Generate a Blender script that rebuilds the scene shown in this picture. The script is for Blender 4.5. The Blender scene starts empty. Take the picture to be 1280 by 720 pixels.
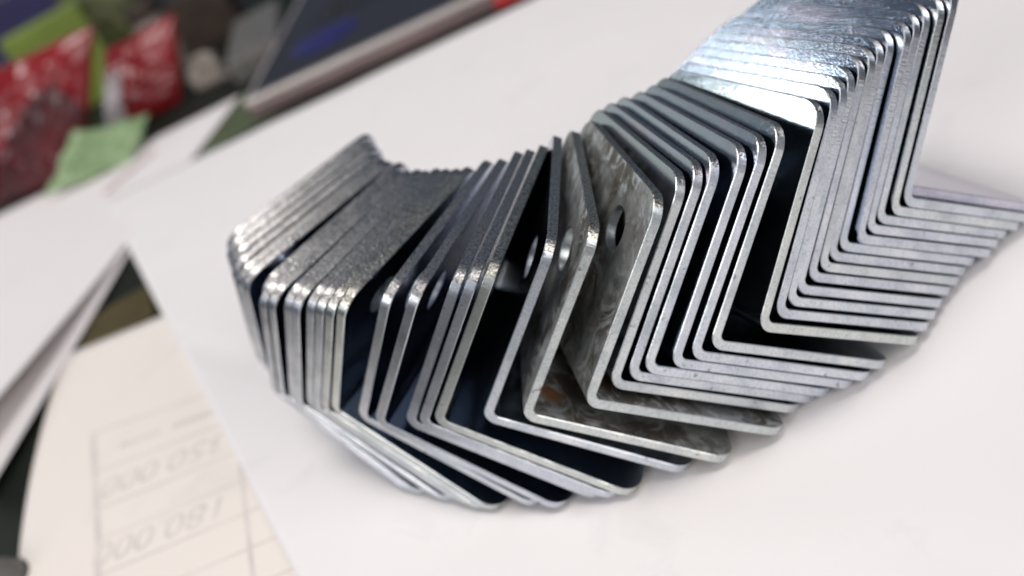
import bpy, bmesh, math, random
from mathutils import Matrix, Vector, noise
from mathutils.geometry import tessellate_polygon

random.seed(7)
MM = 0.001
scene = bpy.context.scene
col = scene.collection

# ------------------------------------------------------------------ camera
cam_data = bpy.data.cameras.new('camera')
cam_data.sensor_width = 36.0
cam_data.lens = 1339.5 / 1280.0 * 36.0
cam_data.clip_start = 0.005
cam_data.clip_end = 20.0
cam_data.dof.use_dof = True
cam_data.dof.focus_distance = 0.172
cam_data.dof.aperture_fstop = cam_data.lens / 3.3      # a 3.3 mm phone aperture
cam = bpy.data.objects.new('camera', cam_data)
col.objects.link(cam)
pitch, roll = math.radians(28.613), math.radians(-28.171)
fwd = Vector((0, math.cos(pitch), -math.sin(pitch)))
r0 = Vector((1, 0, 0))
u0 = r0.cross(fwd)
right = r0 * math.cos(roll) + u0 * math.sin(roll)
up = -r0 * math.sin(roll) + u0 * math.cos(roll)
cam.matrix_world = Matrix((
    (right.x, up.x, -fwd.x, 0), (right.y, up.y, -fwd.y, 0),
    (right.z, up.z, -fwd.z, 0.13932), (0, 0, 0, 1)))
scene.camera = cam

# ------------------------------------------------------------------ room light
world = bpy.data.worlds.new('World')
scene.world = world
world.use_nodes = True
bg = world.node_tree.nodes['Background']
bg.inputs['Color'].default_value = (0.60, 0.74, 1.0, 1)
bg.inputs['Strength'].default_value = 0.15


def area_lamp(name, loc, target, sx, sy, power, colour):
    d = bpy.data.lights.new(name, 'AREA')
    d.shape = 'RECTANGLE'
    d.size, d.size_y = sx, sy
    d.energy = power
    d.color = colour
    o = bpy.data.objects.new(name, d)
    col.objects.link(o)
    o.location = loc
    o.rotation_euler = (Vector(target) - Vector(loc)).to_track_quat('-Z', 'Y').to_euler()
    return o


area_lamp('ceiling_panel', (-0.16, 0.0, 1.80), (0.0, 0.25, 0), 0.9, 0.6, 19.5, (1.0, 0.94, 0.915))
area_lamp('window', (-1.40, -1.10, 0.95), (0.0, 0.2, 0.0), 1.1, 1.0, 14, (1.0, 0.955, 0.94))
area_lamp('front_right_fill', (0.90, -1.25, 1.00), (0.05, 0.2, 0.0), 1.5, 1.0, 18, (1.0, 0.94, 0.925))  # added fill from the front right, lightens the shadows under the brackets
area_lamp('desk_lamp', (-0.98, 0.97, 0.62), (0.07, 0.18, 0.05), 0.24, 0.16, 2.2, (0.93, 0.98, 1.0))
area_lamp('back_reflection_lamp', (-1.05, 1.65, 0.33), (0.03, 0.17, 0.05), 1.5, 0.50, 1.0, (1.0, 1.0, 0.84))  # added soft lamp, gives the middle plates something pale to reflect

scene.view_settings.view_transform = 'Standard'
scene.view_settings.look = 'None'
scene.view_settings.gamma = 1.0
scene.view_settings.exposure = 0.0
scene.cycles.use_denoising = True
scene.cycles.max_bounces = 14
scene.cycles.glossy_bounces = 12
scene.cycles.diffuse_bounces = 4


# ------------------------------------------------------------------ helpers
def thing(o, label, cat=None, group=None, kind=None):
    if label:
        o['label'] = label
    if cat:
        o['category'] = cat
    if group:
        o['group'] = group
    if kind:
        o['kind'] = kind
    return o


def link_mesh(name, verts, faces, mats, parent=None, smooth=False):
    me = bpy.data.meshes.new(name)
    me.from_pydata(verts, [], faces)
    me.update()
    for m in (mats if isinstance(mats, (list, tuple)) else [mats]):
        me.materials.append(m)
    if smooth:
        for p in me.polygons:
            p.use_smooth = True
    o = bpy.data.objects.new(name, me)
    col.objects.link(o)
    if parent:
        o.parent = parent
    return o


def mat_new(name):
    m = bpy.data.materials.new(name)
    m.use_nodes = True
    nt = m.node_tree
    return m, nt, nt.nodes['Principled BSDF']


def node(nt, typ, **kw):
    n = nt.nodes.new(typ)
    for k, v in kw.items():
        if k in n.inputs:
            n.inputs[k].default_value = v
        else:
            setattr(n, k, v)
    return n


def ramp(nt, src, stops):
    n = nt.nodes.new('ShaderNodeValToRGB')
    e = n.color_ramp.elements
    e[0].position, e[0].color = stops[0][0], (*stops[0][1], 1)
    e[1].position, e[1].color = stops[-1][0], (*stops[-1][1], 1)
    for p, c in stops[1:-1]:
        x = e.new(p)
        x.color = (*c, 1)
    nt.links.new(src, n.inputs['Fac'])
    return n


def mix_rgb(nt, blend, fac, a, b):
    n = nt.nodes.new('ShaderNodeMix')
    n.data_type = 'RGBA'
    n.blend_type = blend
    for sock, v in ((n.inputs[0], fac), (n.inputs[6], a), (n.inputs[7], b)):
        if hasattr(v, 'is_linked'):
            nt.links.new(v, sock)
        elif isinstance(v, (int, float)):
            sock.default_value = v
        else:
            sock.default_value = (*v, 1)
    return n.outputs[2]


def simple_mat(name, colour, rough=0.6, metallic=0.0, bump=0.0, bscale=300.0, var=0.12, vscale=60.0, coat=0.0):
    m, nt, b = mat_new(name)
    tc = node(nt, 'ShaderNodeTexCoord')
    nz = node(nt, 'ShaderNodeTexNoise', Scale=vscale, Detail=4.0)
    nt.links.new(tc.outputs['Object'], nz.inputs['Vector'])
    lo = tuple(c * (1 - var) for c in colour)
    hi = tuple(min(1, c * (1 + var)) for c in colour)
    rp = ramp(nt, nz.outputs['Fac'], [(0.3, lo), (0.7, hi)])
    nt.links.new(rp.outputs['Color'], b.inputs['Base Color'])
    b.inputs['Roughness'].default_value = rough
    b.inputs['Metallic'].default_value = metallic
    b.inputs['Coat Weight'].default_value = coat
    if bump:
        n2 = node(nt, 'ShaderNodeTexNoise', Scale=bscale, Detail=3.0)
        nt.links.new(tc.outputs['Object'], n2.inputs['Vector'])
        bp = node(nt, 'ShaderNodeBump', Strength=bump, Distance=0.0004)
        nt.links.new(n2.outputs['Fac'], bp.inputs['Height'])
        nt.links.new(bp.outputs['Normal'], b.inputs['Normal'])
    return m


# ------------------------------------------------------------------ zinc materials
def zinc_face(name, stained=False):
    m, nt, b = mat_new(name)
    tc = node(nt, 'ShaderNodeTexCoord')
    info = node(nt, 'ShaderNodeObjectInfo')
    off = node(nt, 'ShaderNodeVectorMath', operation='ADD')
    rnd = node(nt, 'ShaderNodeVectorMath', operation='SCALE')
    rnd.inputs[0].default_value = (0.31, 0.17, 0.23)
    nt.links.new(info.outputs['Random'], rnd.inputs['Scale'])
    nt.links.new(tc.outputs['Object'], off.inputs[0])
    nt.links.new(rnd.outputs['Vector'], off.inputs[1])
    P = off.outputs['Vector']
    cloud = node(nt, 'ShaderNodeTexNoise', Scale=55.0, Detail=5.0, Roughness=0.6)
    nt.links.new(P, cloud.inputs['Vector'])
    tint = ramp(nt, cloud.outputs['Fac'], [(0.25, (0.46, 0.53, 0.62)), (0.5, (0.52, 0.585, 0.67)),
                                           (0.62, (0.60, 0.58, 0.66)), (0.8, (0.60, 0.64, 0.62))])
    fine = node(nt, 'ShaderNodeTexNoise', Scale=4200.0, Detail=2.0)
    nt.links.new(P, fine.inputs['Vector'])
    c = mix_rgb(nt, 'MULTIPLY', 1.0, tint.outputs['Color'], info.outputs['Color'])
    # hairline scratches across the sheet
    smap = node(nt, 'ShaderNodeMapping')
    smap.inputs['Rotation'].default_value = (0.4, 0.5, 0.6)
    smap.inputs['Scale'].default_value = (60, 1400, 700)
    nt.links.new(P, smap.inputs['Vector'])
    scr = node(nt, 'ShaderNodeTexNoise', Scale=1.0, Detail=2.0)
    nt.links.new(smap.outputs['Vector'], scr.inputs['Vector'])
    rgh = node(nt, 'ShaderNodeMapRange')
    rgh.inputs['From Min'].default_value, rgh.inputs['From Max'].default_value = 0.3, 0.75
    rgh.inputs['To Min'].default_value, rgh.inputs['To Max'].default_value = 0.07, 0.17
    nt.links.new(cloud.outputs['Fac'], rgh.inputs['Value'])
    rough_out = rgh.outputs['Result']
    metal_out = None
    if stained:
        smp = node(nt, 'ShaderNodeMapping')
        smp.inputs['Scale'].default_value = (50, 95, 40)
        smp.inputs['Rotation'].default_value = (0.35, 0.0, 0.0)
        nt.links.new(P, smp.inputs['Vector'])
        sm = node(nt, 'ShaderNodeTexNoise', Scale=1.0, Detail=7.0, Roughness=0.62, Distortion=0.5)
        nt.links.new(smp.outputs['Vector'], sm.inputs['Vector'])
        msk = ramp(nt, sm.outputs['Fac'], [(0.30, (0.25, 0.25, 0.25)), (0.45, (0.8, 0.8, 0.8)), (0.62, (1, 1, 1))])
        smp2 = node(nt, 'ShaderNodeMapping')
        smp2.inputs['Scale'].default_value = (170, 190, 120)
        smp2.inputs['Rotation'].default_value = (0.5, 0.2, 0.0)
        nt.links.new(P, smp2.inputs['Vector'])
        sm2 = node(nt, 'ShaderNodeTexNoise', Scale=1.0, Detail=6.0, Roughness=0.7, Distortion=1.1)
        nt.links.new(smp2.outputs['Vector'], sm2.inputs['Vector'])
        scol = ramp(nt, sm2.outputs['Fac'], [(0.32, (0.10, 0.10, 0.09)), (0.42, (0.25, 0.255, 0.235)), (0.58, (0.33, 0.335, 0.315)), (0.72, (0.48, 0.49, 0.47))])
        c = mix_rgb(nt, 'MIX', msk.outputs['Color'], c, scol.outputs['Color'])
        n5 = node(nt, 'ShaderNodeTexNoise', Scale=75.0, Detail=5.0, Roughness=0.6, Distortion=0.6)
        nt.links.new(P, n5.inputs['Vector'])
        bm_ = ramp(nt, n5.outputs['Fac'], [(0.46, (0, 0, 0)), (0.58, (0.85, 0.85, 0.85))])
        c = mix_rgb(nt, 'MIX', bm_.outputs['Color'], c, (0.10, 0.085, 0.062))
        # rubbed pale smears
        n6 = node(nt, 'ShaderNodeTexNoise', Scale=120.0, Detail=7.0, Roughness=0.7, Distortion=2.2)
        nt.links.new(P, n6.inputs['Vector'])
        sm_ = ramp(nt, n6.outputs['Fac'], [(0.50, (0, 0, 0)), (0.60, (0.85, 0.85, 0.85))])
        c = mix_rgb(nt, 'MIX', sm_.outputs['Color'], c, (0.56, 0.59, 0.59))
        # one small rust bloom near the inside of the bend
        dist = node(nt, 'ShaderNodeVectorMath', operation='DISTANCE')
        dist.inputs[1].default_value = (-0.0360, 0.0075, 0.0030)
        nt.links.new(tc.outputs['Object'], dist.inputs[0])
        wob = node(nt, 'ShaderNodeMath', operation='MULTIPLY_ADD')
        wob.inputs[1].default_value = 0.004
        nt.links.new(sm2.outputs['Fac'], wob.inputs[0])
        nt.links.new(dist.outputs['Value'], wob.inputs[2])
        rm = node(nt, 'ShaderNodeMapRange')
        rm.inputs['From Min'].default_value, rm.inputs['From Max'].default_value = 0.0035, 0.0052
        rm.inputs['To Min'].default_value, rm.inputs['To Max'].default_value = 0.9, 0.0
        nt.links.new(wob.outputs['Value'], rm.inputs['Value'])
        c = mix_rgb(nt, 'MIX', rm.outputs['Result'], c, (0.30, 0.13, 0.04))
        rr = node(nt, 'ShaderNodeMapRange')
        rr.inputs['To Min'].default_value, rr.inputs['To Max'].default_value = 0.16, 0.55
        nt.links.new(msk.outputs['Color'], rr.inputs['Value'])
        rough_out = rr.outputs['Result']
        mm = node(nt, 'ShaderNodeMapRange')
        mm.inputs['To Min'].default_value, mm.inputs['To Max'].default_value = 1.0, 0.55
        nt.links.new(msk.outputs['Color'], mm.inputs['Value'])
        metal_out = mm.outputs['Result']
    nt.links.new(c, b.inputs['Base Color'])
    nt.links.new(rough_out, b.inputs['Roughness'])
    if metal_out is None:
        b.inputs['Metallic'].default_value = 1.0
    else:
        nt.links.new(metal_out, b.inputs['Metallic'])
    add = node(nt, 'ShaderNodeMath', operation='MULTIPLY_ADD')
    add.inputs[1].default_value = 0.5
    nt.links.new(scr.outputs['Fac'], add.inputs[0])
    nt.links.new(fine.outputs['Fac'], add.inputs[2])
    bp = node(nt, 'ShaderNodeBump', Strength=0.52, Distance=0.00004)
    nt.links.new(add.outputs['Value'], bp.inputs['Height'])
    nt.links.new(bp.outputs['Normal'], b.inputs['Normal'])
    return m


def zinc_edge(name, end):
    """Sheared zinc: the long sides keep clean drag marks across the thickness, the ends are granular."""
    m, nt, b = mat_new(name)
    tc = node(nt, 'ShaderNodeTexCoord')
    info = node(nt, 'ShaderNodeObjectInfo')
    off = node(nt, 'ShaderNodeVectorMath', operation='ADD')
    rnd = node(nt, 'ShaderNodeVectorMath', operation='SCALE')
    rnd.inputs[0].default_value = (0.21, 0.37, 0.13)
    nt.links.new(info.outputs['Random'], rnd.inputs['Scale'])
    nt.links.new(tc.outputs['Object'], off.inputs[0])
    nt.links.new(rnd.outputs['Vector'], off.inputs[1])
    P = off.outputs['Vector']
    n1 = node(nt, 'ShaderNodeTexNoise', Scale=160.0, Detail=6.0, Roughness=0.6)
    nt.links.new(P, n1.inputs['Vector'])
    n4 = node(nt, 'ShaderNodeTexNoise', Scale=2600.0, Detail=2.0, Roughness=0.65)
    nt.links.new(P, n4.inputs['Vector'])
    if end:
        t1 = ramp(nt, n1.outputs['Fac'], [(0.28, (0.46, 0.455, 0.44)), (0.72, (0.64, 0.635, 0.615))])
        grain = ramp(nt, n4.outputs['Fac'], [(0.36, (0.35, 0.35, 0.34)), (0.5, (0.85, 0.85, 0.84)), (0.62, (1.35, 1.35, 1.33))])
        gf = 0.95
    else:
        t1 = ramp(nt, n1.outputs['Fac'], [(0.28, (0.56, 0.615, 0.67)), (0.5, (0.69, 0.745, 0.80)), (0.72, (0.80, 0.835, 0.87))])
        grain = ramp(nt, n4.outputs['Fac'], [(0.33, (0.62, 0.62, 0.62)), (0.5, (0.97, 0.97, 0.97)), (0.66, (1.10, 1.10, 1.10))])
        gf = 0.55
    c = mix_rgb(nt, 'MULTIPLY', 1.0, t1.outputs['Color'], info.outputs['Color'])
    c = mix_rgb(nt, 'MULTIPLY', gf, c, grain.outputs['Color'])
    # a few dark nicks
    n3 = node(nt, 'ShaderNodeTexNoise', Scale=620.0, Detail=3.0)
    nt.links.new(P, n3.inputs['Vector'])
    pit = ramp(nt, n3.outputs['Fac'], [(0.25, (0.3, 0.3, 0.3)), (0.33, (1, 1, 1))])
    c = mix_rgb(nt, 'MULTIPLY', 0.8, c, pit.outputs['Color'])
    nt.links.new(c, b.inputs['Base Color'])
    b.inputs['Metallic'].default_value = 1.0
    r = node(nt, 'ShaderNodeMapRange')
    r.inputs['From Min'].default_value, r.inputs['From Max'].default_value = 0.3, 0.7
    r.inputs['To Min'].default_value, r.inputs['To Max'].default_value = (0.40, 0.26) if end else (0.44, 0.30)
    nt.links.new(n1.outputs['Fac'], r.inputs['Value'])
    nt.links.new(r.outputs['Result'], b.inputs['Roughness'])
    # the shear tears the lower part of the cut into short ridges across the thickness
    mp = node(nt, 'ShaderNodeMapping')
    mp.inputs['Scale'].default_value = (1700, 1700, 1700) if end else (420, 900, 2600)
    nt.links.new(P, mp.inputs['Vector'])
    n2 = node(nt, 'ShaderNodeTexNoise', Scale=1.0, Detail=3.0)
    nt.links.new(mp.outputs['Vector'], n2.inputs['Vector'])
    patch = node(nt, 'ShaderNodeTexNoise', Scale=90.0, Detail=2.0)
    nt.links.new(P, patch.inputs['Vector'])
    pm = node(nt, 'ShaderNodeMapRange')
    pm.inputs['From Min'].default_value, pm.inputs['From Max'].default_value = 0.35, 0.65
    pm.inputs['To Min'].default_value, pm.inputs['To Max'].default_value = (0.6, 1.0) if end else (0.12, 0.75)
    nt.links.new(patch.outputs['Fac'], pm.inputs['Value'])
    bp = node(nt, 'ShaderNodeBump', Distance=0.00016)
    nt.links.new(pm.outputs['Result'], bp.inputs['Strength'])
    nt.links.new(n2.outputs['Fac'], bp.inputs['Height'])
    nt.links.new(bp.outputs['Normal'], b.inputs['Normal'])
    return m


M_FACE = zinc_face('zinc_plate')
M_STAIN = zinc_face('zinc_plate_stained', True)
M_EDGE = zinc_edge('zinc_cut_side', False)
M_END = zinc_edge('zinc_cut_end', True)

# ------------------------------------------------------------------ setting
def paper_mat(name, colour, bump=0.12):
    m, nt, b = mat_new(name)
    tc = node(nt, 'ShaderNodeTexCoord')
    n1 = node(nt, 'ShaderNodeTexNoise', Scale=14.0, Detail=3.0)
    nt.links.new(tc.outputs['Object'], n1.inputs['Vector'])
    rp = ramp(nt, n1.outputs['Fac'], [(0.3, tuple(c * 0.975 for c in colour)), (0.7, colour)])
    n3 = node(nt, 'ShaderNodeTexNoise', Scale=38.0, Detail=6.0, Roughness=0.65, Distortion=0.8)
    nt.links.new(tc.outputs['Object'], n3.inputs['Vector'])
    smudge = ramp(nt, n3.outputs['Fac'], [(0.28, (0.945, 0.945, 0.95)), (0.42, (1, 1, 1))])
    speck = node(nt, 'ShaderNodeTexVoronoi', Scale=75.0, Randomness=1.0)
    nt.links.new(tc.outputs['Object'], speck.inputs['Vector'])
    sp = ramp(nt, speck.outputs['Distance'], [(0.010, (0.45, 0.44, 0.43)), (0.022, (1, 1, 1))])
    pc = mix_rgb(nt, 'MULTIPLY', 1.0, rp.outputs['Color'], smudge.outputs['Color'])
    pc = mix_rgb(nt, "MULTIPLY", 0.35, pc, sp.outputs['Color'])
    nt.links.new(pc, b.inputs['Base Color'])
    b.inputs['Roughness'].default_value = 0.75
    b.inputs['Specular IOR Level'].default_value = 0.25
    n2 = node(nt, 'ShaderNodeTexNoise', Scale=2200.0, Detail=3.0)
    nt.links.new(tc.outputs['Object'], n2.inputs['Vector'])
    bp = node(nt, 'ShaderNodeBump', Strength=bump, Distance=0.00005)
    nt.links.new(n2.outputs['Fac'], bp.inputs['Height'])
    nt.links.new(bp.outputs['Normal'], b.inputs['Normal'])
    return m


M_TABLE = simple_mat('dark_green_table', (0.012, 0.015, 0.011), rough=0.6, bump=0.2, bscale=900, var=0.25, vscale=25)
M_PAPER = paper_mat('white_paper', (0.84, 0.815, 0.80))
M_PAPER2 = paper_mat('pinkish_white_paper', (0.84, 0.80, 0.785))
M_CREAM = paper_mat('cream_paper', (0.84, 0.785, 0.715))
M_INK = simple_mat('pale_grey_print', (0.70, 0.64, 0.595), rough=0.8)
M_RED_INK = simple_mat('faint_red_print', (0.76, 0.62, 0.61), rough=0.8)

M_TABLE.node_tree.nodes['Principled BSDF'].inputs['Specular IOR Level'].default_value = 0.15
o = link_mesh('table', [(-1.6, -0.5, -0.004), (1.6, -0.5, -0.004), (1.6, 2.6, -0.004), (-1.6, 2.6, -0.004)],
              [(0, 1, 2, 3)], M_TABLE)
thing(o, None, kind='structure')


def sheet(name, c00, c10, c11, c01, nx, ny, zfun, mat, thick=0.12):
    """A thin paper sheet between four corners (mm), as a closed shell."""
    verts, faces = [], []
    for layer in (0, 1):
        for j in range(ny + 1):
            for i in range(nx + 1):
                s, t = i / nx, j / ny
                x = (1 - s) * (1 - t) * c00[0] + s * (1 - t) * c10[0] + s * t * c11[0] + (1 - s) * t * c01[0]
                y = (1 - s) * (1 - t) * c00[1] + s * (1 - t) * c10[1] + s * t * c11[1] + (1 - s) * t * c01[1]
                dx, dy, z = zfun(x, y, s, t)
                verts.append(((x + dx) * MM, (y + dy) * MM, (z - layer * thick) * MM))
    n = (nx + 1) * (ny + 1)
    idx = lambda i, j, l: l * n + j * (nx + 1) + i
    for j in range(ny):
        for i in range(nx):
            faces.append((idx(i, j, 0), idx(i + 1, j, 0), idx(i + 1, j + 1, 0), idx(i, j + 1, 0)))
            faces.append((idx(i, j + 1, 1), idx(i + 1, j + 1, 1), idx(i + 1, j, 1), idx(i, j, 1)))
    for i in range(nx):
        faces.append((idx(i, 0, 1), idx(i + 1, 0, 1), idx(i + 1, 0, 0), idx(i, 0, 0)))
        faces.append((idx(i, ny, 0), idx(i + 1, ny, 0), idx(i + 1, ny, 1), idx(i, ny, 1)))
    for j in range(ny):
        faces.append((idx(0, j, 0), idx(0, j + 1, 0), idx(0, j + 1, 1), idx(0, j, 1)))
        faces.append((idx(nx, j, 1), idx(nx, j + 1, 1), idx(nx, j + 1, 0), idx(nx, j, 0)))
    return link_mesh(name, verts, faces, mat, smooth=True)


def near_brackets(x, y):
    # distance (mm) to the arc the brackets stand on
    pts = [(105, 190), (60, 175), (30, 175), (5, 178), (-25, 195), (-20, 230)]
    best = 1e9
    for (ax, ay), (bx, by) in zip(pts, pts[1:]):
        t = max(0, min(1, ((x - ax) * (bx - ax) + (y - ay) * (by - ay)) / ((bx - ax) ** 2 + (by - ay) ** 2)))
        best = min(best, math.hypot(x - ax - t * (bx - ax), y - ay - t * (by - ay)))
    return best


def z_main(x, y, s, t):
    d = near_brackets(x, y)
    k = max(0.0, min(1.0, (d - 45) / 60))
    z = -0.9 * k * (0.5 + 0.5 * noise.noise(Vector((x * 0.012, y * 0.012, 1.7))))
    # soft crease in the near corner of the sheet
    g = (x - 44) * 0.83 + (y - 106) * 0.55
    z -= 0.7 * math.exp(-(g / 5.0) ** 2) * k
    k2 = max(0.0, min(1.0, (d - 30) / 30))
    z -= 0.5 * k2 * (0.5 + 0.5 * noise.fractal(Vector((x * 0.032, y * 0.032, 7.7)), 0.9, 2.0, 3))
    return 0, 0, z


main = sheet('white_sheet', (-27, 17), (188, -30), (186, 476), (-160.6, 540), 110, 110, z_main, M_PAPER)
thing(main, 'large white paper sheet that the curved row of metal brackets stands on', 'paper', kind='thing')

# ------------------------------------------------------------------ brackets
LA, LB, WID, TH, RB, RC, CH = 40.0, 41.85, 45.75, 1.84, 3.1, 4.6, 0.16
HOLE_R = 3.9


def bracket_mesh(name, face_mat):
    """Bent plate. Local frame: origin at the outer near corner of the lower leg's free end,
    -X up the lower leg to the bend, +Z along the upper leg, +Y across the width."""
    NB, NC, NH = 8, 7, 28
    la, lb = LA - RB, LB - RB
    arc = RB * math.pi / 2
    total = la + arc + lb

    def place(u, v, s):
        # u from the upper free end (0) over the bend to the lower free end; s from outer to inner face
        if u <= la:
            return Vector((-LB + s, v, LA - u))
        if u >= la + arc:
            return Vector((-LB + RB + (u - la - arc), v, s))
        f = (u - la) / arc * math.pi / 2
        rr = RB - s
        return Vector((-LB + RB - rr * math.cos(f), v, RB - rr * math.sin(f)))

    def outline(d):
        # closed ring of (u, v); d = inset
        r = RC - d
        pts = []
        side = [la + arc * k / NB for k in range(NB + 1)]
        pts = [(RC - r * math.cos(math.pi / 2 * k / NC), RC - r * math.sin(math.pi / 2 * k / NC)) for k in range(NC + 1)]
        # goes from (d, RC) to (RC, d): now along near side to lower end
        pts += [(u, d) for u in side]
        pts += [(total - RC + r * math.sin(math.pi / 2 * k / NC), RC - r * math.cos(math.pi / 2 * k / NC)) for k in range(NC + 1)]
        pts += [(total - RC + r * math.cos(math.pi / 2 * k / NC), WID - RC + r * math.sin(math.pi / 2 * k / NC)) for k in range(NC + 1)]
        pts += [(u, WID - d) for u in reversed(side)]
        pts += [(RC - r * math.sin(math.pi / 2 * k / NC), WID - RC + r * math.cos(math.pi / 2 * k / NC)) for k in range(NC + 1)]
        return pts

    def hole(cu, cv, r):
        return [(cu + r * math.cos(2 * math.pi * k / NH), cv + r * math.sin(2 * math.pi * k / NH)) for k in range(NH)]

    hole_at = [(10.7, 12.8), (total - 22.0, WID * 0.52)]
    verts, faces, fmat, fsm = [], [], [], []

    def addv(u, v, s):
        verts.append(place(u, v, s) * MM)
        return len(verts) - 1

    levels = [(0.0, CH), (CH, 0.0), (TH - CH, 0.0), (TH, CH)]
    flat = [outline(d) for s, d in levels]
    rings = [[addv(u, v, s) for u, v in flat[k]] for k, (s, d) in enumerate(levels)]
    n = len(rings[0])
    for a in range(3):
        for k in range(n):
            k2 = (k + 1) % n
            faces.append((rings[a][k], rings[a][k2], rings[a + 1][k2], rings[a + 1][k]))
            (ua, va), (ub, vb) = flat[1][k], flat[1][k2]
            fmat.append(2 if abs(vb - va) > abs(ub - ua) else 1)
            fsm.append(True)
    hrings = []
    for hi, (cu, cv) in enumerate(hole_at):
        hr = [[addv(u, v, s) for u, v in hole(cu, cv, HOLE_R + d)] for s, d in levels]
        hrings.append(hr)
        for a in range(3):
            for k in range(NH):
                k2 = (k + 1) % NH
                faces.append((hr[a][k2], hr[a][k], hr[a + 1][k], hr[a + 1][k2]))
                fmat.append(1)
                fsm.append(True)
    for li, lev in enumerate((0, 3)):
        ring, pts = rings[lev], flat[lev]
        i0 = NC + 1                       # first side index (u = la) on the near side
        i1 = i0 + NB                      # u = la + arc
        j1 = i1 + 1 + 2 * (NC + 1)        # u = la + arc on the far side
        j0 = j1 + NB                      # u = la on the far side
        polyA = list(range(0, i0 + 1)) + list(range(j0, n))
        polyB = list(range(i1, j1 + 1))
        for hi, poly in ((0, polyA), (1, polyB)):
            hp = hrings[hi][lev]
            cu, cv = hole_at[hi]
            hpts = hole(cu, cv, HOLE_R + levels[lev][1])
            ids = [ring[k] for k in poly] + hp
            tri = tessellate_polygon([[Vector((*pts[k], 0)) for k in poly], [Vector((*p, 0)) for p in reversed(hpts)]])
            ids = [ring[k] for k in poly] + list(reversed(hp))
            for t in tri:
                faces.append(tuple(ids[k] for k in t))
                fmat.append(0)
                fsm.append(False)
        for k in range(NB):
            faces.append((ring[i0 + k], ring[i0 + k + 1], ring[j1 + NB - k - 1], ring[j1 + NB - k]))
            fmat.append(0)
            fsm.append(True)
    me = bpy.data.meshes.new(name)
    me.from_pydata(verts, [], faces)
    me.materials.append(face_mat)
    me.materials.append(M_EDGE)
    me.materials.append(M_END)
    me.update()
    me.polygons.foreach_set('material_index', fmat)
    me.polygons.foreach_set('use_smooth', fsm)
    bm = bmesh.new()
    bm.from_mesh(me)
    bmesh.ops.recalc_face_normals(bm, faces=bm.faces)
    bm.to_mesh(me)
    bm.free()
    return me


ME = bracket_mesh('angle_bracket', M_FACE)
ME_STAIN = bracket_mesh('angle_bracket_stained', M_STAIN)
for me in (ME, ME_STAIN):
    me.set_sharp_from_angle(angle=math.radians(40))

# x, y of the foot corner (mm), heading and tilt (degrees), from the right end of the row to the left
POSES = [(103.6, 175.1, 100.6, 39.4), (100.78, 173.55, 108.13, 39.81), (97.76, 172.99, 108.24, 39.85), (94.57, 172.59, 108.1, 39.9), (91.78, 171.26, 108.09, 39.95), (88.94, 169.68, 107.92, 40.04), (85.45, 169.28, 107.82, 40.48), (82.56, 167.9, 107.73, 40.66), (79.69, 166.63, 107.56, 40.77), (76.76, 165.34, 107.27, 40.88), (73.55, 163.2, 106.34, 41.01), (70.83, 160.88, 105.88, 41.11), (67.8, 159.08, 105.23, 41.21), (64.21, 156.86, 103.77, 41.3), (56.11, 155.01, 96.96, 41.6), (52.23, 154.44, 95.58, 41.72), (48.76, 154.79, 94.73, 41.61), (44.29, 155.5, 92.64, 41.58), (41.26, 155.8, 92.42, 41.68), (37.6, 155.55, 91.44, 41.91), (32.09, 152.53, 88.17, 42.01), (20.56, 152.6, 77.39, 41.36), (13.0, 155.40, 71.8, 41.44), (1.55, 156.72, 60.92, 41.71), (-1.5, 158.32, 60.23, 41.73), (-4.26, 160.25, 59.62, 41.77), (-11.86, 163.41, 53.13, 41.82), (-16.46, 166.99, 49.43, 40.68), (-24.71, 172.34, 41.25, 39.91), (-26.68, 174.63, 41.15, 39.81), (-28.47, 177.11, 41.06, 39.43), (-30.4, 179.54, 40.91, 39.07), (-33.24, 182.35, 39.6, 38.86), (-34.93, 185.35, 39.09, 38.74), (-38.92, 188.97, 36.28, 38.76), (-40.73, 191.92, 35.77, 38.76), (-40.31, 196.13, 35.62, 38.75), (-45.12, 203.8, 30.55, 38.86), (-47.2, 208.08, 29.8, 39.51), (-48.11, 213.05, 28.85, 39.87), (-48.64, 218.15, 27.73, 40.04), (-49.23, 223.1, 26.95, 40.39), (-49.16, 228.0, 26.59, 40.72)]

NTH = ['first', 'second', 'third', 'fourth', 'fifth', 'sixth', 'seventh', 'eighth', 'ninth', 'tenth', 'eleventh',
       'twelfth', 'thirteenth', 'fourteenth']
LABELS = {}
for i in range(0, 13):
    LABELS[i] = 'zinc bracket packed tight in the right-hand group, %s from the right end of the row' % NTH[i]
LABELS[0] = 'zinc bracket at the right end of the row, inner face and hole seen from above'
LABELS[13] = 'zinc bracket with yellowish edge, leftmost of the tight right-hand group, dark gap to its left'
LABELS[14] = 'zinc bracket just left of the wide dark gap beside the right-hand group'
for k, i in enumerate(range(15, 20)):
    LABELS[i] = 'zinc bracket right of the stained bracket with a hole, %s one from it' % NTH[4 - k]
LABELS[20] = 'grey stained zinc bracket whose upright leg shows a round hole'
LABELS[21] = 'stained zinc bracket with a small rust spot inside its bend'
LABELS[22] = 'zinc bracket standing alone, first to the left of the rust-spotted bracket'
LABELS[23] = 'zinc bracket with yellowish edge, rightmost of three touching in the middle'
LABELS[24] = 'zinc bracket in the centre of three touching in the middle of the row'
LABELS[25] = 'zinc bracket, leftmost of three touching in the middle of the row'
LABELS[26] = 'zinc bracket standing apart, first to the left of the three touching ones'
LABELS[27] = 'zinc bracket standing apart, second to the left of the three touching ones'
LABELS[28] = 'zinc bracket with cream edge, rightmost of the dense left-hand bundle'
for k, i in enumerate(range(29, 37)):
    LABELS[i] = 'zinc bracket in the dense left-hand bundle, %s from its right side' % NTH[k + 1]
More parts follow.
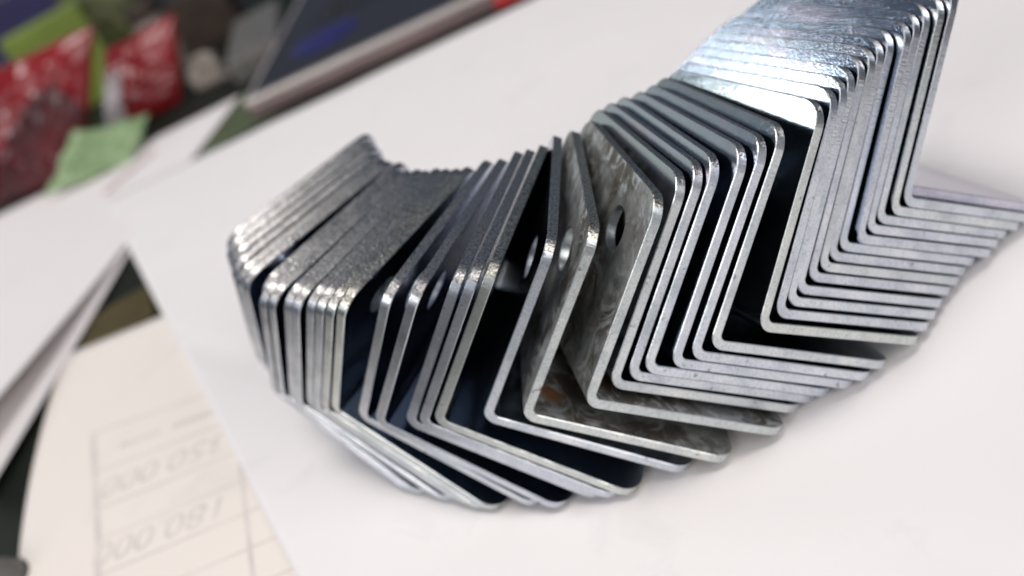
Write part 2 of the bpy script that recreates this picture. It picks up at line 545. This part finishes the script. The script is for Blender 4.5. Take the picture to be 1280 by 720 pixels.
for k, i in enumerate(range(37, 43)):
    LABELS[i] = 'zinc bracket in the blurred far left cluster, %s from the left end of the row' % NTH[5 - k]
LABELS[42] = 'zinc bracket at the far left end of the row, behind all others'

YELLOW = {2: 0.5, 8: 0.3, 13: 1.0, 14: 0.4, 19: 0.5, 20: 0.7, 21: 0.9, 23: 1.1, 28: 0.8, 29: 0.6}
for i, (x, y, psi, tau) in enumerate(POSES):
    if i >= 39:                                     # the last four stand a little further apart
        x, y = x - 0.4 * (i - 38), y + 0.9 * (i - 38)
    p, t = math.radians(psi), math.radians(tau)
    w = Vector((math.cos(p), math.sin(p), 0))
    h = Vector((math.sin(p), -math.cos(p), 0))
    zz = Vector((0, 0, 1))
    bd = h * math.cos(t) - zz * math.sin(t)
    ad = h * math.sin(t) + zz * math.cos(t)
    o = bpy.data.objects.new('angle_bracket', ME_STAIN if i in (20, 21) else ME)
    o.matrix_world = Matrix(((bd.x, w.x, ad.x, x * MM), (bd.y, w.y, ad.y, y * MM),
                             (bd.z, w.z, ad.z, 0.00003), (0, 0, 0, 1)))
    yl = YELLOW.get(i, 0.0)
    o.location += w * random.uniform(-0.35, 0.35) * MM
    g = random.uniform(0.90, 1.02)
    lav = random.uniform(0, 0.025) if yl == 0 else 0
    o.color = (g * (1 - 0.3 * lav), g * (1 - lav - 0.01 * yl), g * (1.0 - 0.10 * yl), 1)
    if i == 0:
        o.color = (0.98, 0.90, 0.965, 1)
    col.objects.link(o)
    thing(o, LABELS[i], 'bracket', 'zinc angle brackets in a curved row')

# ------------------------------------------------------------------ papers on the left
def z_left(x, y, s, t):
    lift = 15.0 * (1 - s) ** 1.2 * (1 - t) ** 2.2
    return 0, 0, -1.5 + lift + 0.5 * noise.noise(Vector((x * 0.01, y * 0.01, 4)))


left = sheet('loose_sheet', (-182, 300), (-138, 470), (-82.5, 607.6), (-420, 648), 50, 50, z_left, M_PAPER2)
thing(left, 'pinkish white loose sheet on the left, its near edge curling up over the dark gap', 'paper', kind='thing')


def z_under(x, y, s, t):
    return 0, 0, -2.6 + 3.2 * (1 - s) ** 1.4 * (1 - t) ** 2


under = sheet('under_sheet', (-171, 296), (-140, 452), (-120, 560), (-400, 600), 30, 30, z_under, M_PAPER2)
thing(under, 'shaded white sheet lying beneath the curled loose sheet on the left', 'paper', kind='thing')

# faint red pen stroke on the loose sheet
v = []
for k in range(9):
    f = k / 8
    x, y = -163 + 27 * f, 556 + 32 * f + 1.5 * math.sin(f * 5)
    v += [((x - 1.6) * MM, (y + 1.6) * MM, -0.0003), ((x + 1.6) * MM, (y - 1.6) * MM, -0.0003)]
link_mesh('pen_stroke', v, [(2 * k, 2 * k + 1, 2 * k + 3, 2 * k + 2) for k in range(8)], M_RED_INK, left)


def z_doc(x, y, s, t):
    return -6.0 * math.sin(math.pi * t) * (1 - s), 0, -1.8


doc = sheet('printed_form', (-142, 190), (-20, 160), (-30, 342), (-159, 377), 40, 40, z_doc, M_CREAM)
thing(doc, 'cream printed form with a ruled table, lying upside down at the lower left', 'form', kind='thing')
ZP = -1.765


def rule(p, q, wid, lift=0.0):
    d = Vector((q[0] - p[0], q[1] - p[1]))
    n = Vector((-d.y, d.x)).normalized() * wid / 2
    v = [((a[0] + sg * n.x) * MM, (a[1] + sg * n.y) * MM, (ZP + lift) * MM) for a in (p, q) for sg in (-1, 1)]
    link_mesh('ruled_line', v, [(0, 1, 3, 2)], M_INK, doc)


for p, q, wd in (((-138, 304.5), (-84, 286), 0.9), ((-132, 279), (-84, 267), 0.8), ((-128.5, 258.6), (-78, 249), 0.8),
                 ((-126.5, 243.8), (-76, 234.5), 0.8), ((-125, 228), (-70, 219.5), 0.8), ((-123, 213), (-66, 205), 0.8),
                 ((-121.5, 199), (-62, 191), 0.8),
                 ((-136.6, 303), (-127, 243), 2.0), ((-127, 243), (-121, 190), 2.0),
                 ((-88.5, 288), (-84, 232), 1.2), ((-84, 232), (-81, 185), 1.2)):
    rule(p, q, wd, 0.02 if wd > 1 else 0.0)


def printed_number(body, x, y, size, ang):
    c = bpy.data.curves.new('printed_number', 'FONT')
    c.body = body
    c.size = size * MM
    c.align_x, c.align_y = 'CENTER', 'CENTER'
    c.materials.append(M_INK)
    tmp = bpy.data.objects.new('printed_number', c)
    me = bpy.data.meshes.new_from_object(tmp)
    bpy.data.objects.remove(tmp)
    o = bpy.data.objects.new('printed_number', me)
    o.parent = doc
    o.location = (x * MM, y * MM, (ZP + 0.01) * MM)
    o.rotation_euler = (0, 0, math.radians(ang))
    col.objects.link(o)


printed_number('350.000', -109, 264, 13, 167)
printed_number('180.000', -108, 233.5, 12.5, 169)
printed_number('0', -78.5, 232, 10.0, 170)
for x0, x1, y0, y1 in ((-125, -111, 287, 283), (-107, -93, 282, 278)):       # the small heading is unreadable
    n = 6
    for k in range(n):
        f0, f1 = k / n, (k + 0.72) / n
        rule((x0 + (x1 - x0) * f0, y0 + (y1 - y0) * f0), (x0 + (x1 - x0) * f1, y0 + (y1 - y0) * f1), 2.6)

# ------------------------------------------------------------------ clutter behind and beside the papers
def pillow(name, c, thick, mats, n=26, wrinkle=1.0, seed=0.0, parent=None, split=None):
    """A filled bag: front and back skins that meet in a flat seam. c = tl, tr, br, bl corners in mm."""
    tl, tr, br, bl = [Vector(p) for p in c]
    nrm = (tr - tl).cross(bl - tl).normalized()
    verts, faces, fm = [], [], []
    ids = {}
    for side in (1, -1):
        for j in range(n + 1):
            for i in range(n + 1):
                s, t = i / n, j / n
                edge = i in (0, n) or j in (0, n)
                if edge and side == -1:
                    ids[(side, i, j)] = ids[(1, i, j)]
                    continue
                p = tl * (1 - s) * (1 - t) + tr * s * (1 - t) + br * s * t + bl * (1 - s) * t
                e = min(s, 1 - s) * min(t, 1 - t) * 4
                b = (max(0.0, 4 * s * (1 - s)) ** 0.55) * (max(0.0, 4 * t * (1 - t)) ** 0.6)
                wv = noise.fractal(Vector((s * 5 + seed, t * 5, seed + side)), 0.9, 2.1, 4)
                cr = abs(noise.noise(Vector((s * 12 + seed * 3, t * 8, seed)))) * wrinkle * 2.5
                p = p + nrm * side * (thick / 2 * b + (wv * wrinkle * 2.2 - cr) * min(1, e * 3))
                q = noise.noise_vector(Vector((s * 4 + seed, t * 4, 9)))
                p = p + Vector((q.x, 0, q.z)) * wrinkle * 1.5
                verts.append(p * MM)
                ids[(side, i, j)] = len(verts) - 1
    for side in (1, -1):
        for j in range(n):
            for i in range(n):
                f = [ids[(side, i, j)], ids[(side, i + 1, j)], ids[(side, i + 1, j + 1)], ids[(side, i, j + 1)]]
                faces.append(tuple(f if side == 1 else reversed(f)))
                fm.append(1 if split and split(i / n, j / n) else 0)
    o = link_mesh(name, verts, faces, mats, parent, smooth=True)
    o.data.polygons.foreach_set('material_index', fm)
    return o


def box(name, centre, size, rz, mat, parent=None, bevel=1.2, tilt=0.0):
    bm = bmesh.new()
    bmesh.ops.create_cube(bm, size=1.0)
    bmesh.ops.scale(bm, vec=[v * MM for v in size], verts=bm.verts)
    bmesh.ops.bevel(bm, geom=bm.edges[:], offset=bevel * MM, segments=2, affect='EDGES', profile=0.6)
    bmesh.ops.rotate(bm, matrix=Matrix.Rotation(math.radians(rz), 3, 'Z') @ Matrix.Rotation(math.radians(tilt), 3, 'X'), verts=bm.verts)
    bmesh.ops.translate(bm, vec=[v * MM for v in centre], verts=bm.verts)
    me = bpy.data.meshes.new(name)
    bm.to_mesh(me)
    bm.free()
    me.materials.append(mat)
    o = bpy.data.objects.new(name, me)
    col.objects.link(o)
    o.parent = parent
    return o


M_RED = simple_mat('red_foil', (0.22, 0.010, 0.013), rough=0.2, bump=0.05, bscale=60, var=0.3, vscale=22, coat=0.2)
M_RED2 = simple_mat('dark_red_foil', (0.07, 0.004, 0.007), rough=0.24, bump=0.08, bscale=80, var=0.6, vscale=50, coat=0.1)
M_SILVER = simple_mat('silver_print', (0.42, 0.38, 0.39), rough=0.35, var=0.1)
M_PALEGREEN = simple_mat('pale_green_film', (0.22, 0.32, 0.16), rough=0.35, bump=0.4, bscale=150, var=0.25, vscale=40)
M_GREENCARD = simple_mat('green_card', (0.085, 0.115, 0.055), rough=0.55, var=0.3)
M_LIME = simple_mat('lime_card', (0.17, 0.235, 0.035), rough=0.55, var=0.15, vscale=30)
M_NAVY = simple_mat('navy_card', (0.022, 0.020, 0.085), rough=0.5)
M_OLIVE = simple_mat('olive_pouch', (0.060, 0.070, 0.018), rough=0.6, var=0.4)
M_BROWN = simple_mat('brown_pouch', (0.062, 0.046, 0.008), rough=0.6, var=0.25)
M_DKBROWN = simple_mat('dark_brown_card', (0.038, 0.024, 0.016), rough=0.6, var=0.4)
M_BEIGE = simple_mat('beige_glaze', (0.24, 0.21, 0.18), rough=0.4)
M_GREY = simple_mat('grey_plastic', (0.085, 0.083, 0.078), rough=0.45)
M_MIDGREY = simple_mat('mid_grey_plastic', (0.13, 0.125, 0.115), rough=0.5)
M_BLACK = simple_mat('black_plastic', (0.012, 0.012, 0.014), rough=0.4)
M_DECK = simple_mat('dark_slate_deck', (0.019, 0.018, 0.023), rough=0.34)
M_KEY = simple_mat('key_cap', (0.016, 0.016, 0.020), rough=0.45)
M_ALU = simple_mat('satin_rim', (0.62, 0.57, 0.53), rough=0.38, metallic=0.6, var=0.06)
M_ROSE = simple_mat('rose_reflection_side', (0.25, 0.19, 0.18), rough=0.35, metallic=0.5, var=0.25, vscale=18)  # pink reflection on the metal side, put into its base colour
M_REDREFLECT = simple_mat('red_reflection_band', (0.48, 0.045, 0.045), rough=0.4)  # stronger red reflection, painted as a flat colour
M_BLUE = simple_mat('blue_glow_disc', (0.018, 0.017, 0.11), rough=0.4)  # colour of the blue glow on the deck, painted and not emitting

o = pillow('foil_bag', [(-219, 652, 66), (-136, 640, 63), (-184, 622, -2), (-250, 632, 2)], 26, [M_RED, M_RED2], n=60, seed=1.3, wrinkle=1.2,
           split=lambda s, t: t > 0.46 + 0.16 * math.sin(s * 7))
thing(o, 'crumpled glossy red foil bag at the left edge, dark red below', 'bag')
o = pillow('foil_bag', [(-151, 690, 41), (-101, 684, 42), (-124, 668, -3), (-176, 664, -2)], 20, [M_RED, M_SILVER], n=44, seed=5.1, wrinkle=0.9,
           split=lambda s, t: s < 0.30 and t > 0.35)
thing(o, 'smaller red foil bag with a silver patch, right of the dark red bag', 'bag')
o = pillow('film_wrapper', [(-176, 622, 20), (-133, 614, 11), (-152, 590, -2), (-204, 596, 3)], 12, [M_PALEGREEN], n=40, seed=8.4, wrinkle=1.8)
thing(o, 'pale green crinkled film wrapper in front of the red bags', 'wrapper')

o = bpy.data.objects.new('carton', None)
col.objects.link(o)
thing(o, 'lime green carton standing behind the dark red bag', 'carton')
box('carton_body', (-204, 812, 28), (58, 34, 62), 8, M_LIME, o)
box('carton_flap', (-205, 815, 60.3), (59, 35, 2.4), 8, M_LIME, o, bevel=0.8)
o = bpy.data.objects.new('carton', None)
col.objects.link(o)
thing(o, 'dark navy blue carton in the top left corner', 'carton')
box('carton_body', (-232, 930, 36), (80, 40, 80), -6, M_NAVY, o)
box('carton_flap', (-232, 930, 77.6), (81, 41, 3), -6, M_NAVY, o, bevel=0.8)
o = pillow('cloth_pouch', [(-196, 855, 68), (-142, 850, 66), (-140, 835, -3), (-192, 838, -3)], 26, [M_OLIVE], seed=11.0, wrinkle=1.4)
thing(o, 'dark olive pouch standing behind the gap between the red bags', 'pouch')


def lathe(name, prof, centre, mat, parent, seg=28):
    verts, faces = [], []
    for r, z in prof:
        for k in range(seg):
            a = 2 * math.pi * k / seg
            verts.append(((centre[0] + r * math.cos(a)) * MM, (centre[1] + r * math.sin(a)) * MM, (centre[2] + z) * MM))
    for j in range(len(prof) - 1):
        for k in range(seg):
            faces.append((j * seg + k, j * seg + (k + 1) % seg, (j + 1) * seg + (k + 1) % seg, (j + 1) * seg + k))
    return link_mesh(name, verts, faces, mat, parent, smooth=True)


o = bpy.data.objects.new('jar', None)
col.objects.link(o)
thing(o, 'small beige jar with a dark lid behind the smaller red bag', 'jar')
lathe('jar_body', [(0, 0), (12, 0), (13.5, 2), (13.5, 30), (11, 36), (11, 39)], (-136, 792, -4), M_BEIGE, o)
lathe('jar_lid', [(12, 38), (12.4, 39), (12.4, 47), (11, 48.5), (0, 48.5)], (-136, 792, -4), M_DKBROWN, o)
o = bpy.data.objects.new('carton', None)
col.objects.link(o)
thing(o, 'dark brown carton between the beige jar and the laptop', 'carton')
box('carton_body', (-98, 800, 14), (42, 30, 36), -12, M_DKBROWN, o)
box('carton_flap', (-98, 800, 33.2), (43, 31, 2.2), -12, M_DKBROWN, o, bevel=0.6)
o = pillow('paper_ball', [(-115, 690, 13), (-93, 686, 13), (-90, 672, -3.5), (-116, 674, -3.5)], 16, [M_BEIGE], seed=14.0, wrinkle=1.8, n=18)
thing(o, 'small crumpled beige wad on the table right of the red bags', 'wad')
o = bpy.data.objects.new('charger', None)
col.objects.link(o)
thing(o, 'grey plastic power brick lying left of the laptop', 'charger')
box('charger_body', (-66, 690, 4), (34, 110, 16), -3, M_MIDGREY, o, bevel=3)
box('charger_seam', (-66, 690, 4), (34.6, 110.6, 1.2), -3, M_GREY, o, bevel=0.3)

# laptop: low slab with a pale rim, side painted rose for the red it reflects, and dark deck
lap = bpy.data.objects.new('laptop', None)
col.objects.link(lap)
lap.location = (-76 * MM, 546 * MM, -4 * MM)
lap.rotation_euler = (0, 0, math.radians(-13.4))
thing(lap, 'dark laptop with pale rim and a side painted with rose and red reflections, lying behind the white sheet', 'laptop')
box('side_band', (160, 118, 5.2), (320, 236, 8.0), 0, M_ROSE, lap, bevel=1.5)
box('red_reflection_band', (212, -0.1, 5.2), (150, 1.4, 6.0), 0, M_REDREFLECT, lap, bevel=0.3)  # thin strip painted as the red reflected in the side
box('rim', (160, 118, 11.0), (320, 236, 3.4), 0, M_ALU, lap, bevel=1.0)
box('deck', (160, 119, 12.6), (312, 228, 1.2), 0, M_DECK, lap, bevel=0.3)
kme = box('key', (0, 0, 0), (15, 15, 1.6), 0, M_KEY, lap, bevel=0.6)
kme.location = (34 * MM, 96 * MM, 13.6 * MM)
for rw in range(5):
    for c in range(14):
        if rw == 0 and c == 0:
            continue
        k = kme.copy()
        k.location = ((34 + c * 18.6 + rw * 3) * MM, (96 + rw * 19) * MM, 13.6 * MM)
        col.objects.link(k)
box('trackpad', (160, 46, 13.0), (95, 60, 1.0), 0, M_DECK, lap, bevel=0.3)
lathe('blue_glow_disc', [(0, 0.5), (20, 0.5), (20.6, 0.0)], (40, 52, 13.3), M_BLUE, lap)  # flat disc standing in for a blue glow on the deck

o = box('green_card', (-100, 572, -3.2), (70, 70, 0.8), 12, M_GREENCARD, None, bevel=0.2)
thing(o, 'green card peeping out between the loose sheet, the white sheet and the laptop', 'card')

# things seen in the gaps between the papers
o = pillow('leather_pouch', [(-152, 402, -2.6), (-124, 406, -2.6), (-120, 372, -2.8), (-154, 372, -2.8)], 2.0, [M_BROWN], seed=17.0, wrinkle=0.12, n=18)
thing(o, 'brown pouch glimpsed in the dark gap between the papers', 'pouch')
o = bpy.data.objects.new('plastic_cap', None)
col.objects.link(o)
thing(o, 'grey rounded plastic cap in the bottom left corner', 'cap')
lathe('cap_body', [(0, 6), (6, 5.6), (9.5, 4.0), (11, 1.5), (11.2, -1), (11.2, -2)], (-160.5, 246, -2), M_MIDGREY, o)
lathe('cap_rim', [(11.0, -1.9), (12.2, -1.9), (12.2, 0.2), (11.1, 0.4)], (-160.5, 246, -2), M_GREY, o)
